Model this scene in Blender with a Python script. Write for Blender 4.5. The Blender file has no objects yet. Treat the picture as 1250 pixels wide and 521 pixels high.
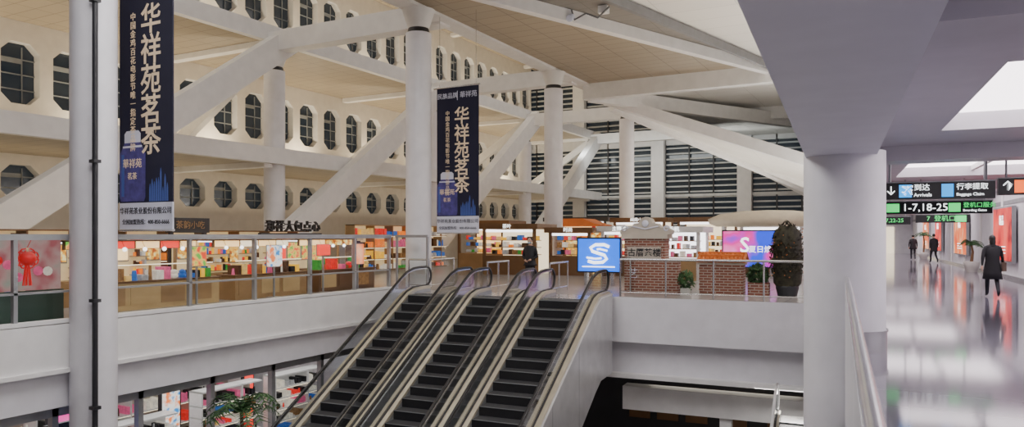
import bpy, math, random
from mathutils import Matrix, Vector
random.seed(7)
rad=math.radians
W=Matrix.Identity(4)
C=Matrix.Rotation(rad(4.35),4,'Z')      # corridor / island / escalator axis

# ---------------------------------------------------------------- materials
def M(name,col,rough=.5,metal=0,emit=0,ecol=None,noise=.06,scale=2.5):
    m=bpy.data.materials.new(name); m.use_nodes=True
    nt=m.node_tree; b=nt.nodes['Principled BSDF']
    tc=nt.nodes.new('ShaderNodeTexCoord'); n=nt.nodes.new('ShaderNodeTexNoise')
    n.inputs['Scale'].default_value=scale; n.inputs['Detail'].default_value=3
    nt.links.new(tc.outputs['Object'],n.inputs['Vector'])
    r=nt.nodes.new('ShaderNodeValToRGB')
    r.color_ramp.elements[0].position=.3; r.color_ramp.elements[1].position=.7
    r.color_ramp.elements[0].color=tuple(max(0,c*(1-noise*2)) for c in col)+(1,)
    r.color_ramp.elements[1].color=tuple(min(1,c*(1+noise)) for c in col)+(1,)
    nt.links.new(n.outputs['Fac'],r.inputs['Fac']); nt.links.new(r.outputs['Color'],b.inputs['Base Color'])
    b.inputs['Roughness'].default_value=rough; b.inputs['Metallic'].default_value=metal
    if emit:
        b.inputs['Emission Color'].default_value=tuple(ecol or col)+(1,)
        b.inputs['Emission Strength'].default_value=emit
    return m
def PM(name,col,line,w,h,mort=.012,rough=.5,offset=0,vertical=False,col2=None,spec=.5):
    m=bpy.data.materials.new(name); m.use_nodes=True
    nt=m.node_tree; b=nt.nodes['Principled BSDF']
    tc=nt.nodes.new('ShaderNodeTexCoord'); br=nt.nodes.new('ShaderNodeTexBrick')
    v=tc.outputs['Object']
    if vertical:
        s=nt.nodes.new('ShaderNodeSeparateXYZ'); nt.links.new(v,s.inputs[0])
        a=nt.nodes.new('ShaderNodeMath'); a.operation='ADD'
        nt.links.new(s.outputs[0],a.inputs[0]); nt.links.new(s.outputs[1],a.inputs[1])
        c=nt.nodes.new('ShaderNodeCombineXYZ'); nt.links.new(a.outputs[0],c.inputs[0]); nt.links.new(s.outputs[2],c.inputs[1])
        v=c.outputs[0]
    nt.links.new(v,br.inputs['Vector'])
    br.offset=offset; br.inputs['Scale'].default_value=1
    br.inputs['Color1'].default_value=tuple(col)+(1,); br.inputs['Color2'].default_value=tuple(col2 or [c*.94 for c in col])+(1,)
    br.inputs['Mortar'].default_value=tuple(line)+(1,); br.inputs['Mortar Size'].default_value=mort
    br.inputs['Brick Width'].default_value=w; br.inputs['Row Height'].default_value=h
    nt.links.new(br.outputs['Color'],b.inputs['Base Color']); b.inputs['Roughness'].default_value=rough
    b.inputs['Specular IOR Level'].default_value=spec
    return m
def glassmat(name,tint=(.9,.95,.95),refl=.1,k=.4):
    m=bpy.data.materials.new(name); m.use_nodes=True
    nt=m.node_tree; nt.nodes.clear()
    o=nt.nodes.new('ShaderNodeOutputMaterial'); mx=nt.nodes.new('ShaderNodeMixShader')
    t=nt.nodes.new('ShaderNodeBsdfTransparent'); g=nt.nodes.new('ShaderNodeBsdfGlossy')
    lw=nt.nodes.new('ShaderNodeLayerWeight'); lw.inputs['Blend'].default_value=.15
    mt=nt.nodes.new('ShaderNodeMath'); mt.operation='MULTIPLY_ADD'; mt.inputs[1].default_value=k; mt.inputs[2].default_value=refl
    nt.links.new(lw.outputs['Fresnel'],mt.inputs[0]); nt.links.new(mt.outputs[0],mx.inputs[0])
    t.inputs[0].default_value=tuple(tint)+(1,); g.inputs['Roughness'].default_value=.04
    g.inputs[0].default_value=(.8,.8,.8,1)
    nt.links.new(t.outputs[0],mx.inputs[1]); nt.links.new(g.outputs[0],mx.inputs[2]); nt.links.new(mx.outputs[0],o.inputs[0])
    return m
def screenmat(name,c1,c2,c3,scale,strength):
    m=bpy.data.materials.new(name); m.use_nodes=True
    nt=m.node_tree; b=nt.nodes['Principled BSDF']
    tc=nt.nodes.new('ShaderNodeTexCoord'); n=nt.nodes.new('ShaderNodeTexNoise'); n.inputs['Scale'].default_value=scale
    nt.links.new(tc.outputs['Object'],n.inputs['Vector']); r=nt.nodes.new('ShaderNodeValToRGB')
    r.color_ramp.elements[0].position=.36; r.color_ramp.elements[0].color=tuple(c1)+(1,)
    r.color_ramp.elements[1].position=.64; r.color_ramp.elements[1].color=tuple(c3)+(1,)
    e=r.color_ramp.elements.new(.5); e.color=tuple(c2)+(1,)
    nt.links.new(n.outputs['Fac'],r.inputs['Fac']); nt.links.new(r.outputs['Color'],b.inputs['Emission Color'])
    b.inputs['Emission Strength'].default_value=strength; b.inputs['Base Color'].default_value=(.02,.02,.02,1)
    return m

white=M('white_paint',(.83,.82,.81),.5,noise=.03)
white2=M('white_paint_cool',(.77,.76,.80),.5,noise=.03)
wallw=M('white_wall_plaster',(.78,.74,.67),.6,noise=.03)
colw=M('column_paint',(.86,.85,.89),.35,noise=.03)
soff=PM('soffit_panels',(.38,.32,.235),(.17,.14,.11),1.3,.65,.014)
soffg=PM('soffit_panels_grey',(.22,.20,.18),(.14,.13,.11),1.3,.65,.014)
roofp=PM('roof_panels_white',(.86,.83,.78),(.62,.59,.54),2.4,1.2,.012)
greyp=M('grey_panel',(.18,.18,.19),.5)
beamg=M('corridor_beam_grey',(.68,.68,.76),.5,noise=.02)
ceilg=M('corridor_ceiling_grey',(.54,.52,.56),.5,noise=.02)
dark=M('dark_metal',(.03,.03,.035),.4)
black=M('black_rubber',(.012,.012,.014),.35)
steel=M('brushed_steel',(.66,.66,.66),.25,.85)
steel2=M('steel_cladding',(.60,.60,.61),.30,.5)
champ=M('champagne_deck',(.64,.58,.45),.28,.45)
frame=M('grey_frame',(.36,.37,.38),.4,.4)
slat=M('louvre_slat',(.60,.61,.60),.5)
mull=M('window_mullion',(.30,.32,.33),.5)
stepm=M('escalator_step',(.065,.065,.068),.45,.3)
stepe=M('escalator_riser',(.018,.018,.02),.5,.2)
glass=glassmat('clear_glass',(.95,.97,.96),.02,.25)
smoke=glassmat('balustrade_glass',(.80,.82,.83),.05,.3)
darkglass=M('night_window',(.015,.022,.03),.12,0,.04,(.25,.33,.42))  # faint emission put into the panes to lift the dark glass
floorc=PM('corridor_floor_tile',(.19,.18,.225),(.13,.125,.15),1.0,1.0,.006,.085)
floorg=PM('gallery_floor_tile',(.42,.40,.38),(.28,.27,.26),.9,.9,.006,.22)
coffer=M('coffer_light',(1,1,1),.5,0,4.4,(1,.90,.93),0)
navy=M('banner_navy',(.006,.006,.022),.7,0,.06,(.03,.03,.10),.1,1.2)  # banner colours here and below carry a slight glow, brightness put into the print
gold=M('banner_gold',(.72,.56,.38),.5,0,.2,(.8,.62,.4))
bwhite=M('banner_white',(.62,.62,.72),.5,0,.1,(.8,.8,.9))
purple=M('bottle_purple',(.045,.035,.14),.4,0,.2,(.1,.08,.32),.3,8)
skyl=M('skyline_blue',(.035,.055,.22),.5,0,.15,(.1,.2,.6))
brick=PM('red_brick',(.27,.085,.05),(.40,.33,.28),.24,.075,.012,.8,.5,True,(.19,.06,.038))
tileo=M('orange_roof_tile',(.68,.18,.03),.5)
stone=M('carved_stone',(.56,.50,.42),.7)
leaf=M('leaf_green',(.04,.11,.03),.6,0,0,None,.4,6)
leafd=M('leaf_dark',(.045,.04,.02),.7,0,0,None,.4,9)
orange=M('orange_fruit',(.55,.17,.03),.5)
wood=M('counter_wood',(.17,.085,.035),.4)
woodl=M('shelf_oak',(.36,.22,.10),.4)
tan=M('counter_tan',(.42,.29,.14),.4,0,.08,(.9,.6,.25))  # slight warm glow put into the counter colour
redm=M('red_lacquer',(.55,.012,.012),.4,0,.3,(.8,.02,.02))
pot=M('plant_pot',(.5,.48,.45),.4)
warmE=M('warm_lightbox',(1,.8,.5),.5,0,1.7,(1,.62,.26),.2,1.5)
coolE=M('white_lightbox',(.9,.95,1),.5,0,3.0,(.97,.96,1))
softE=M('cream_lightbox',(.9,.85,.7),.5,0,1.5,(1,.84,.58))
dimE=M('cream_backlit_wall',(.7,.58,.36),.5,0,.45,(1,.72,.36),.25,1.2)
signk=M('sign_black',(.012,.012,.014),.35)
signw=M('sign_text_white',(.9,.9,.9),.5,0,2.4,(.95,1,1))
signg=M('sign_green',(.1,.6,.2),.5,0,1.5,(.04,.75,.15))
signb=M('sign_blue',(.05,.3,.8),.5,0,1.6,(.01,.36,.95))
signo=M('sign_orange',(.9,.2,.05),.5,0,1.8,(1,.14,.02))
signr=M('sign_red',(.8,.05,.04),.5,0,1.2,(1,.05,.03))
adred=screenmat('advert_red',(.35,.005,.01),(.9,.03,.02),(.95,.10,.06),1.2,1.6)
adpink=screenmat('advert_orange',(.8,.07,.01),(.95,.2,.04),(.95,.45,.25),1.2,1.5)
blueE=M('blue_screen',(.02,.15,.8),.3,0,1.5,(.003,.14,.95),0)
pinkE=screenmat('pink_screen',(.01,.05,.8),(.75,.01,.28),(.95,.3,.6),.9,1.8)
posterm=screenmat('pink_poster',(.50,.12,.14),(.60,.36,.34),(.36,.42,.34),2.2,.55)
menuE=screenmat('menu_screen',(.75,.06,.02),(.85,.50,.10),(.12,.40,.05),6,1.5)
menuB=screenmat('drinks_screen',(.03,.22,.55),(.80,.80,.75),(.85,.2,.05),5,1.6)
menuY=screenmat('snack_photo_panel',(.45,.08,.01),(.90,.45,.05),(.95,.78,.35),7,1.3)
greenp=M('dark_green_panel',(.05,.09,.07),.3)
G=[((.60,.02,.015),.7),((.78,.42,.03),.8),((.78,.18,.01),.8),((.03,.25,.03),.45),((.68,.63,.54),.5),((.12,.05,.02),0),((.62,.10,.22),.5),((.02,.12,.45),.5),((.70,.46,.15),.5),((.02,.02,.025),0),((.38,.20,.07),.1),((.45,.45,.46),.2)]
goods=[M('goods_%d'%i,c,.5,0,e,c,.2,9) for i,(c,e) in enumerate(G)]  # most goods glow a little: shop light put into their colours
plain=M('shop_wall_cream',(.50,.45,.38),.6)
shelfw=M('shelf_white_laminate',(.62,.61,.60),.4,0,.12,(1,.95,.9))  # laminate with a soft glow put in, so the shelves look lit
WARMG=[goods[i] for i in(1,8,4,10,5,2,0,9,1,11,5,3,0,2,7,6)]
COOLG=[goods[i] for i in(4,11,9,6,7,0,4,5,8,9,10,6,9,0)]
skin=M('skin',(.55,.33,.24),.5)
hair=M('hair_black',(.012,.01,.009),.5)
coatb=M('coat_black',(.015,.014,.018),.8)
pants=M('trousers_dark',(.02,.02,.028),.8)
shoe=M('shoe_leather',(.015,.013,.012),.3)
redcoat=M('coat_red',(.35,.03,.04),.8)
bagm=M('bag_brown',(.12,.07,.05),.5)
mask=M('face_mask_blue',(.45,.6,.7),.6)

# ---------------------------------------------------------------- builder
class B:
    def __init__(s,name,fr=W):
        s.name=name; s.fr=fr; s.v=[]; s.f=[]; s.m=[]; s.s=[]; s.mats=[]
    def mi(s,mat):
        if mat not in s.mats: s.mats.append(mat)
        return s.mats.index(mat)
    def add(s,vs,fs,mat,smooth=False):
        o=len(s.v); s.v+= [Vector(p) for p in vs]; k=s.mi(mat)
        for f in fs: s.f.append([o+i for i in f]); s.m.append(k); s.s.append(smooth)
    def poly(s,pts,mat): s.add(pts,[list(range(len(pts)))],mat)
    def box(s,x0,x1,y0,y1,z0,z1,mat):
        s.add([(x0,y0,z0),(x1,y0,z0),(x1,y1,z0),(x0,y1,z0),(x0,y0,z1),(x1,y0,z1),(x1,y1,z1),(x0,y1,z1)],
          [[3,2,1,0],[4,5,6,7],[0,1,5,4],[1,2,6,5],[2,3,7,6],[3,0,4,7]],mat)
    def prism(s,pl,z0,z1,mt,ms=None,mb=None):
        n=len(pl); lo=[(p[0],p[1],z0) for p in pl]; hi=[(p[0],p[1],z1) for p in pl]
        s.poly(hi,mt); s.poly(lo[::-1],mb or ms or mt)
        for i in range(n):
            j=(i+1)%n; s.poly([lo[i],lo[j],hi[j],hi[i]],ms or mt)
    def vprism(s,pl,y0,y1,mat):
        n=len(pl); a=[(p[0],y0,p[1]) for p in pl]; b=[(p[0],y1,p[1]) for p in pl]
        s.poly(a,mat); s.poly(b[::-1],mat)
        for i in range(n):
            j=(i+1)%n; s.poly([a[j],a[i],b[i],b[j]],mat)
    def cyl(s,p,q,r,mat,r2=None,seg=16,smooth=True):
        p=Vector(p); q=Vector(q); r2=r if r2 is None else r2
        d=(q-p).normalized(); u=d.orthogonal().normalized(); w=d.cross(u)
        vs=[]
        for c,rr in((p,r),(q,r2)):
            for i in range(seg):
                a=2*math.pi*i/seg; vs.append(c+u*math.cos(a)*rr+w*math.sin(a)*rr)
        s.add(vs,[[i,(i+1)%seg,seg+(i+1)%seg,seg+i] for i in range(seg)],mat,smooth)
        s.add(vs[:seg],[list(range(seg))[::-1]],mat); s.add(vs[seg:],[list(range(seg))],mat)
    def tube(s,pts,r,mat,seg=8):
        pts=[Vector(p) for p in pts]; n=len(pts); vs=[]; ref=None
        for k,p in enumerate(pts):
            d=(pts[min(k+1,n-1)]-pts[max(k-1,0)]).normalized()
            if ref is None: ref=d.orthogonal().normalized()
            u=(ref-d*ref.dot(d)).normalized(); ref=u; w=d.cross(u)
            rr=r[k] if isinstance(r,(list,tuple)) else r
            for i in range(seg):
                a=2*math.pi*i/seg; vs.append(p+u*math.cos(a)*rr+w*math.sin(a)*rr)
        fs=[[k*seg+i,k*seg+(i+1)%seg,(k+1)*seg+(i+1)%seg,(k+1)*seg+i] for k in range(n-1) for i in range(seg)]
        s.add(vs,fs,mat,True); s.add(vs[:seg],[list(range(seg))[::-1]],mat); s.add(vs[-seg:],[list(range(seg))],mat)
    def lathe(s,c,prof,mat,seg=20,sx=1,sy=1):
        vs=[]; n=len(prof)
        for r,z in prof:
            for i in range(seg):
                a=2*math.pi*i/seg; vs.append((c[0]+r*sx*math.cos(a),c[1]+r*sy*math.sin(a),c[2]+z))
        fs=[[k*seg+i,k*seg+(i+1)%seg,(k+1)*seg+(i+1)%seg,(k+1)*seg+i] for k in range(n-1) for i in range(seg)]
        s.add(vs,fs,mat,True)
        s.add(vs[:seg],[list(range(seg))[::-1]],mat); s.add(vs[-seg:],[list(range(seg))],mat)
    def ell(s,c,r,mat,seg=14,rings=9):
        prof=[(math.sin(math.pi*k/rings)+1e-4,-math.cos(math.pi*k/rings)*r[2]) for k in range(rings+1)]
        s.lathe(c,prof,mat,seg,r[0],r[1])
    def beam(s,p,q,w,h,mat):
        p=Vector(p); q=Vector(q); d=(q-p).normalized(); sd=d.cross(Vector((0,0,1))).normalized(); up=sd.cross(d)
        vs=[c+sd*a*w/2+up*b*h/2 for c in(p,q) for a,b in((-1,-1),(1,-1),(1,1),(-1,1))]
        s.add(vs,[[0,1,2,3],[7,6,5,4],[0,4,5,1],[1,5,6,2],[2,6,7,3],[3,7,4,0]],mat)
    def sweep(s,x0,x1,path,lo,hi,mat):
        n=len(path); vs=[]
        for y,z in path: vs+=[(x0,y,z+lo),(x1,y,z+lo),(x1,y,z+hi),(x0,y,z+hi)]
        fs=[[0,1,2,3],[4*n-1,4*n-2,4*n-3,4*n-4]]
        for k in range(n-1):
            for a in range(4):
                b=(a+1)%4; fs.append([4*k+a,4*k+b,4*k+4+b,4*k+4+a])
        s.add(vs,fs,mat)
    def addmesh(s,me,mx,mat,smooth=False):
        s.add([mx@v.co for v in me.vertices],[list(p.vertices) for p in me.polygons],mat,smooth)
    def text(s,body,size,c,mat,rot=0,ax='CENTER',ext=.004,bold=0):
        cu=bpy.data.curves.new('t','FONT'); cu.body=body; cu.size=size; cu.align_x=ax; cu.align_y='CENTER'
        cu.extrude=ext; cu.offset=bold; cu.resolution_u=2
        ob=bpy.data.objects.new('t',cu); bpy.context.collection.objects.link(ob)
        bpy.context.view_layer.update()
        dg=bpy.context.evaluated_depsgraph_get(); me=bpy.data.meshes.new_from_object(ob.evaluated_get(dg))
        mx=Matrix.Translation(Vector(c))@Matrix.Rotation(rot,4,'Z')@Matrix.Rotation(math.pi/2,4,'X')
        s.addmesh(me,mx,mat)
        bpy.data.objects.remove(ob); bpy.data.curves.remove(cu); bpy.data.meshes.remove(me)
    def done(s):
        me=bpy.data.meshes.new(s.name)
        vs=[s.fr@v for v in s.v]
        me.from_pydata(vs,[],s.f)
        for m in s.mats: me.materials.append(m)
        me.polygons.foreach_set('material_index',s.m); me.polygons.foreach_set('use_smooth',s.s)
        me.update(); o=bpy.data.objects.new(s.name,me); bpy.context.collection.objects.link(o)
        return o

# ---------------------------------------------------------------- shell: left gallery
o=B('wall_left')
XW=-28.0
def octwall(o,y0,y1,z0,z1,zc,hh,hw=.66,pitch=1.8):
    n=int((y1-y0)/pitch)
    for i in range(n):
        a=y0+i*pitch; b=a+pitch; m=(a+b)/2; c=.34 if hh>.8 else .32
        R=[(a,z0),(b,z0),(b,z1),(a,z1)]
        O=[(m-hw+c,zc-hh),(m+hw-c,zc-hh),(m+hw,zc-hh+c),(m+hw,zc+hh-c),(m+hw-c,zc+hh),(m-hw+c,zc+hh),(m-hw,zc+hh-c),(m-hw,zc-hh+c)]
        P=lambda q,x=XW:(x,q[0],q[1])
        for f in([R[0],R[1],O[1],O[0]],[R[1],O[2],O[1]],[R[1],R[2],O[3],O[2]],[R[2],O[4],O[3]],[R[2],R[3],O[5],O[4]],[R[3],O[6],O[5]],[R[3],R[0],O[7],O[6]],[R[0],O[0],O[7]]):
            o.poly([P(q) for q in f],wallw)
        for j in range(8):
            p,q=O[j],O[(j+1)%8]
            o.poly([P(p),P(q),P(q,XW-.4),P(p,XW-.4)],white)
        o.poly([P(q,XW-.38) for q in O],darkglass)
        nb=3 if hh>.8 else 2
        for j in range(nb):
            z=zc-hh+2*hh*(j+1)/(nb+1); o.box(XW-.36,XW-.32,m-hw,m+hw,z-.02,z+.02,mull)
        o.box(XW-.36,XW-.32,m+.2,m+.23,zc-hh+.1,zc+hh-.1,mull)
        z=zc+hh*.45; o.box(XW-.36,XW-.34,m-hw+.1,m+.2,z-.10,z+.05,mull)
Y0,Y1=3.2,3.2+1.8*29
for z0,z1 in((0,2.6),(4.5,6.2),(8.7,12.0),(14.6,16.4)):
    o.poly([(XW,Y0,z0),(XW,Y1,z0),(XW,Y1,z1),(XW,Y0,z1)],wallw)
octwall(o,Y0,Y1,2.6,4.5,3.55,.62)
octwall(o,Y0,Y1,6.2,8.7,7.45,1.1)
octwall(o,Y0,Y1,12.0,14.6,13.3,1.18)
o.done()
for z in(4.55,9.3,15.6):
    o=B('ceiling_wing_left')
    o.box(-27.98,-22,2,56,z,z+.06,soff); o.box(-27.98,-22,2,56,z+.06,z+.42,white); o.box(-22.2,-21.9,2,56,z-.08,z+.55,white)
    for y in [10+11*i for i in range(5)]: o.box(-27.9,-22.2,y-.2,y+.2,z-.22,z,white)
    o.done()
o=B('brace_frame')
for y in(-1,10,21,32,43):
    o.beam((-21.6,y,1.3),(-21.6,y+11.6,9.4),.5,.95,white)
o.done()
o=B('beam_cross')
for y in(10,21,32,43,54):
    o.beam((-22,y,9.15),(-13.9,y,9.15),.6,.75,white)
    o.beam((-28,y,5.3),(-22.2,y,8.9),.3,.5,white)
o.done()
o=B('floor_gallery'); o.box(-29,-14.1,0,56,-.85,0,white); o.box(-29,-14.1,0,56,0,.004,floorg)
o.box(-29,-14.0,0,56,-.85,-.02,white); o.done()
o=B('wall_gallery_fascia'); o.box(-14.5,-14.12,0,18.2,-1.6,-.85,white2); o.box(-14.2,-13.93,0,18.2,-.93,-.85,white); o.done()

# ---------------------------------------------------------------- columns
def column(x,y,z0,z1,r,fr=W,collar=True,ring=False):
    o=B('column',fr)
    o.cyl((x,y,z0),(x,y,z1),r,colw,seg=36)
    if collar:
        o.cyl((x,y,z1),(x,y,z1+.16),r*.9,dark,r2=r*.8,seg=24); o.cyl((x,y,z1+.16),(x,y,z1+.75),r*.8,white,r2=r*1.3,seg=24)
    if ring:
        n=20
        for (rr,a0,a1) in((r+.015,0.0,.28),(r+.03,.28,.31)):
            vs=[]
            for k in range(n+1):
                t=-1.45+3.0*k/n
                vs+=[(x+rr*math.cos(t),y+rr*math.sin(t),a0),(x+rr*math.cos(t),y+rr*math.sin(t),a1)]
            o.add(vs,[[2*k,2*k+2,2*k+3,2*k+1] for k in range(n)],steel,True)
    o.done()
for y in(8.7,19.4,29.6,39.2): column(-13.85,y,-6 if y<19 else 0,8.1,.41)
column(-22.7,21.8,0,8.3,.42); column(-22.7,44,0,7.9,.42); column(-22.7,33,0,8.3,.42)
column(.06,11.8,-6,2.85,.55,C,False,True)
o=B('downpipe'); o.cyl((-13.38,8.43,-6),(-13.38,8.43,8.7),.05,dark); 
for z in(-4,-1.6,.4,3,6): o.box(-13.46,-13.3,8.36,8.5,z,z+.06,dark)
o.done()

# ---------------------------------------------------------------- atrium roof
o=B('beam_main'); o.box(-14.25,-13.55,-2,57,8.85,9.6,white); o.done()
o=B('ceiling_atrium')
z=8.95
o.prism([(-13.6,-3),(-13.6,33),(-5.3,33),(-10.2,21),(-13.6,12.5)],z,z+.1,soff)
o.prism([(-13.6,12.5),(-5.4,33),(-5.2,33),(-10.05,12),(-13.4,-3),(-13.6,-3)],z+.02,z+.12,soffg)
o.prism([(-10.05,12),(-5.2,33),(-.2,33),(-.2,-3),(-13.4,-3)],z+.04,z+.12,roofp)
o.prism([(-13.6,33),(-13.6,57),(-2,57),(-2,33)],z+.01,z+.1,roofp)  # beige soffit given white panels here, its lit brightness put into the colour
o.prism([(-29,-3),(-13.6,-3),(-13.6,57),(-29,57)],16.2,16.4,white)
o.done()
o=B('beam_diagonal')
o.beam((-13.9,11.8,8.75),(-5.2,33.2,8.75),.3,.4,white)
o.beam((-10.1,12,8.8),(-5.0,33.2,8.8),.14,.3,greyp)
o.beam((-13.9,33.3,8.6),(-2.8,33.3,8.6),.5,.75,white)
o.beam((-13.9,34,8.6),(-4.2,48,8.2),.4,.7,white)
o.beam((-13.9,44,8.6),(-5.0,44,8.6),.5,.7,white)
o.done()
o=B('ceiling_sloped_wing')
P=[(-13.9,36,8.7),(-3.6,38.5,5.0),(-4.8,56,3.7),(-13.9,56,8.9)]
o.poly(P,roofp); o.poly([(a,b,c+.25) for a,b,c in P][::-1],white)
o.beam(P[0],P[1],.5,.55,white); o.beam((-13.9,46,8.7),(-4.2,47,4.2),.45,.6,white); o.beam(P[3],P[2],.4,.5,white); o.beam(P[1],P[2],.3,.5,white)
o.beam((-13.9,37,8.5),(-4.4,52,4.0),.4,.5,white)
o.done()
o=B('emergency_light')
ex,ey=-9.0,21.9
o.box(ex+.3,ex+.6,ey,ey+.25,8.7,8.93,white); o.tube([(ex-.6,ey,8.93),(ex-.5,ey,8.6),(ex-.1,ey,8.75),(ex+.3,ey,8.55),(ex+.7,ey,8.85)],.03,greyp)
o.cyl((ex-.6,ey,8.7),(ex-.6,ey-.2,8.6),.11,bwhite); o.done()

# ---------------------------------------------------------------- far wall with louvred windows
o=B('wall_far')
for x in(-30,-23.7,-17.1,-10.6,-4.5): o.box(x-.5,x+.5,55.4,56.4,0,16.2,white)
o.box(-30,-4,55.9,56.5,0,2.2,white2); o.box(-30,-4,55.9,56.5,8.6,9.3,white); o.done()
for i,(a,b) in enumerate([(-29.5,-24.2),(-23.2,-17.6),(-16.6,-11.1),(-10.1,-5)]):
    o=B('window_%d'%(i+1)); o.box(a,b,56.2,56.25,2.2,15.8,darkglass)
    z=2.4
    while z<15.6:
        o.box(a,b,55.95,56.1,z,z+.11,slat); z+=.42
    for k in range(4):
        x=a+(b-a)*k/3; o.box(x-.05,x+.05,55.9,56.15,2.2,15.8,dark)
    o.box(a,b,55.85,56.15,4.6,4.8,slat); o.done()

# ---------------------------------------------------------------- floors
o=B('floor_concourse')
o.prism([(-14.1,18.19),(-1.36,19.15),(-4.45,59.8),(-14.1,59.8)],-1.2,0,floorg,white2,white2); o.done()
o=B('floor_corridor',C); o.box(.1,6,-3,75,-.9,0,white2); o.box(.1,6,-3,75,0,.006,floorc); o.done()
o=B('floor_lower'); o.box(-29,8,-6,40,-6.2,-6,floorg); o.done()
o=B('wall_under_island',C)
o.box(-7.3,.1,19.62,19.9,-2.1,-1.2,white2); o.box(-7.3,.1,19.4,20.0,-2.2,-2.08,white); o.done()
o=B('beam_mezzanine',C)
o.box(-5.6,.1,20.3,20.8,-3.25,-2.6,white); o.box(-2.95,-2.65,20.4,20.7,-6,-3.25,white); o.done()
o=B('wall_lower_back',C)
o.box(-12,1,26,26.2,-6,-1.2,dark)
for x in(-6.9,-5.9,-4.9,-3.6,-2.2,-1.1): 
    o.box(x,x+.75,25.9,25.98,-4.85,-4.25,wood)
    o.box(x,x+.75,25.88,25.9,-4.6,-4.56,dark)
    o.box(x+.1,x+.3,25.86,25.9,-4.5,-4.3,softE)
o.box(-6.9,-.3,25.7,25.9,-4.2,-4.1,frame)
o.done()

# ---------------------------------------------------------------- corridor (frame C)
o=B('beam_corridor_edge',C); o.box(-.45,.48,-3,75,2.78,3.55,beamg); o.box(-.45,-.2,-3,75,3.55,9.0,white); o.done()
o=B('ceiling_corridor',C)
cof=[(-1.5,3.8),(9.1,14.6),(20,25.8),(31,36.8),(42,48),(53,59),(64,70)]
o.box(.48,1.6,-3,75,3.45,3.9,ceilg); o.box(5.7,6.2,-3,75,3.45,3.9,ceilg)
prev=-3
for a,b in cof:
    o.box(1.6,5.7,prev,a,3.45,3.9,ceilg); o.box(.48,6.1,(prev+a)/2-.5,(prev+a)/2+.3,3.15,3.45,ceilg); prev=b
o.box(1.6,5.7,prev,75,3.45,3.9,ceilg); o.box(1.6,5.7,-3,75,3.85,3.9,white); o.done()
for a,b in cof:
    o=B('ceiling_lightbox',C); o.box(1.62,5.68,a+.02,b-.02,3.74,3.84,coffer)
    o.box(3.6,3.7,a,b,3.6,3.74,white); o.done()
o=B('wall_right',C); o.box(6,6.3,-3,75,0,3.9,white2)
for y in range(0,75,5): o.box(5.95,6,y-.2,y+.2,0,3.45,white)
o.box(5.96,6,-3,75,2.85,3.0,frame); o.done()
o=B('baseboard_right',C); o.box(5.9,6,-3,75,0.006,.12,steel); o.done()
o=B('wall_corridor_end',C); o.box(-.4,6,75,75.3,0,3.9,white2); o.box(1.5,4.5,74.9,75,0,2.4,softE); o.done()
for i,(a,b,m) in enumerate([(32.3,35.8,adred),(43,47.2,adpink),(24.5,28.5,adred),(53,56,adred),(60,64,adpink)]):
    o=B('advert_lightbox',C); o.box(5.80,5.94,a,b,.62,2.75,frame); o.box(5.78,5.81,a+.06,b-.06,.68,2.69,m)
    o.text('新品',.42,(5.77,(a+b)/2,2.2),signw,-math.pi/2)
    for k in range(3): o.box(5.765,5.78,(a+b)/2-.7,(a+b)/2+.7,.95+.12*k,.98+.12*k,signw)
    o.done()
o=B('parapet_panel',C); o.box(.07,.13,1.0,11.22,-.9,.98,white2); o.done()
o=B('handrail',C); o.tube([(.10,.9,1.05),(.10,11.22,1.05)],.035,steel,14)
for y in(3.0,5.5,8,10.5): o.cyl((.10,y,.98),(.10,y,1.03),.015,steel)
o.done()
def hsign(x0,x1,y,z0,z1,items,hang=3.45):
    o=B('wayfinding_sign',C); o.box(x0,x1,y,y+.16,z0,z1,signk); o.box(x0-.01,x1+.01,y-.01,y+.17,z1,z1+.02,frame)
    for x in(x0+.15,x1-.15): o.cyl((x,y+.08,z1),(x,y+.08,hang),.02,frame,seg=8)
    h=z1-z0
    for k in items:
        if k[0]=='t': o.text(k[1],k[2]*h,(k[3],y-.012,z0+k[4]*h),k[5],0,'LEFT')
        else: o.box(k[1],k[2],y-.012,y-.002,z0+k[3]*h,z0+k[4]*h,k[5])
    o.done()
hsign(.85,2.95,18.0,2.42,2.78,[('t','↓',.7,.92,.5,signw),('b',1.18,1.42,.12,.88,signb),('t','到达',.42,1.46,.68,signw),('t','Arrivals',.3,1.46,.25,signw),('t','✈',.6,1.2,.5,signw),
  ('b',1.98,2.2,.12,.88,signb),('t','行李提取',.40,2.25,.68,signw),('t','Baggage Claim',.24,2.25,.25,signw)])
hsign(3.0,4.6,18.0,2.48,2.82,[('t','↑',.8,3.05,.5,signw),('b',3.28,3.5,.12,.88,signo),('t','母婴室',.5,3.55,.62,signw),('t','Baby Care Room',.25,3.55,.25,signw)])
hsign(1.0,3.3,20.5,2.17,2.47,[('b',1.07,1.35,.15,.85,signg),('t','1-7,18-25',.85,1.41,.5,signw),('b',2.4,2.65,.15,.85,signg),('t','登机口服务',.45,2.7,.65,signg),('t','Boarding Gates',.26,2.7,.25,signw)])
hsign(1.2,2.1,27,2.0,2.25,[('t','1-7,22-25',.7,1.23,.5,signg)])
hsign(2.25,3.75,27,2.05,2.3,[('t','7  登机口',.8,2.55,.5,signg),('b',3.35,3.65,.1,.9,signg)])

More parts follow.
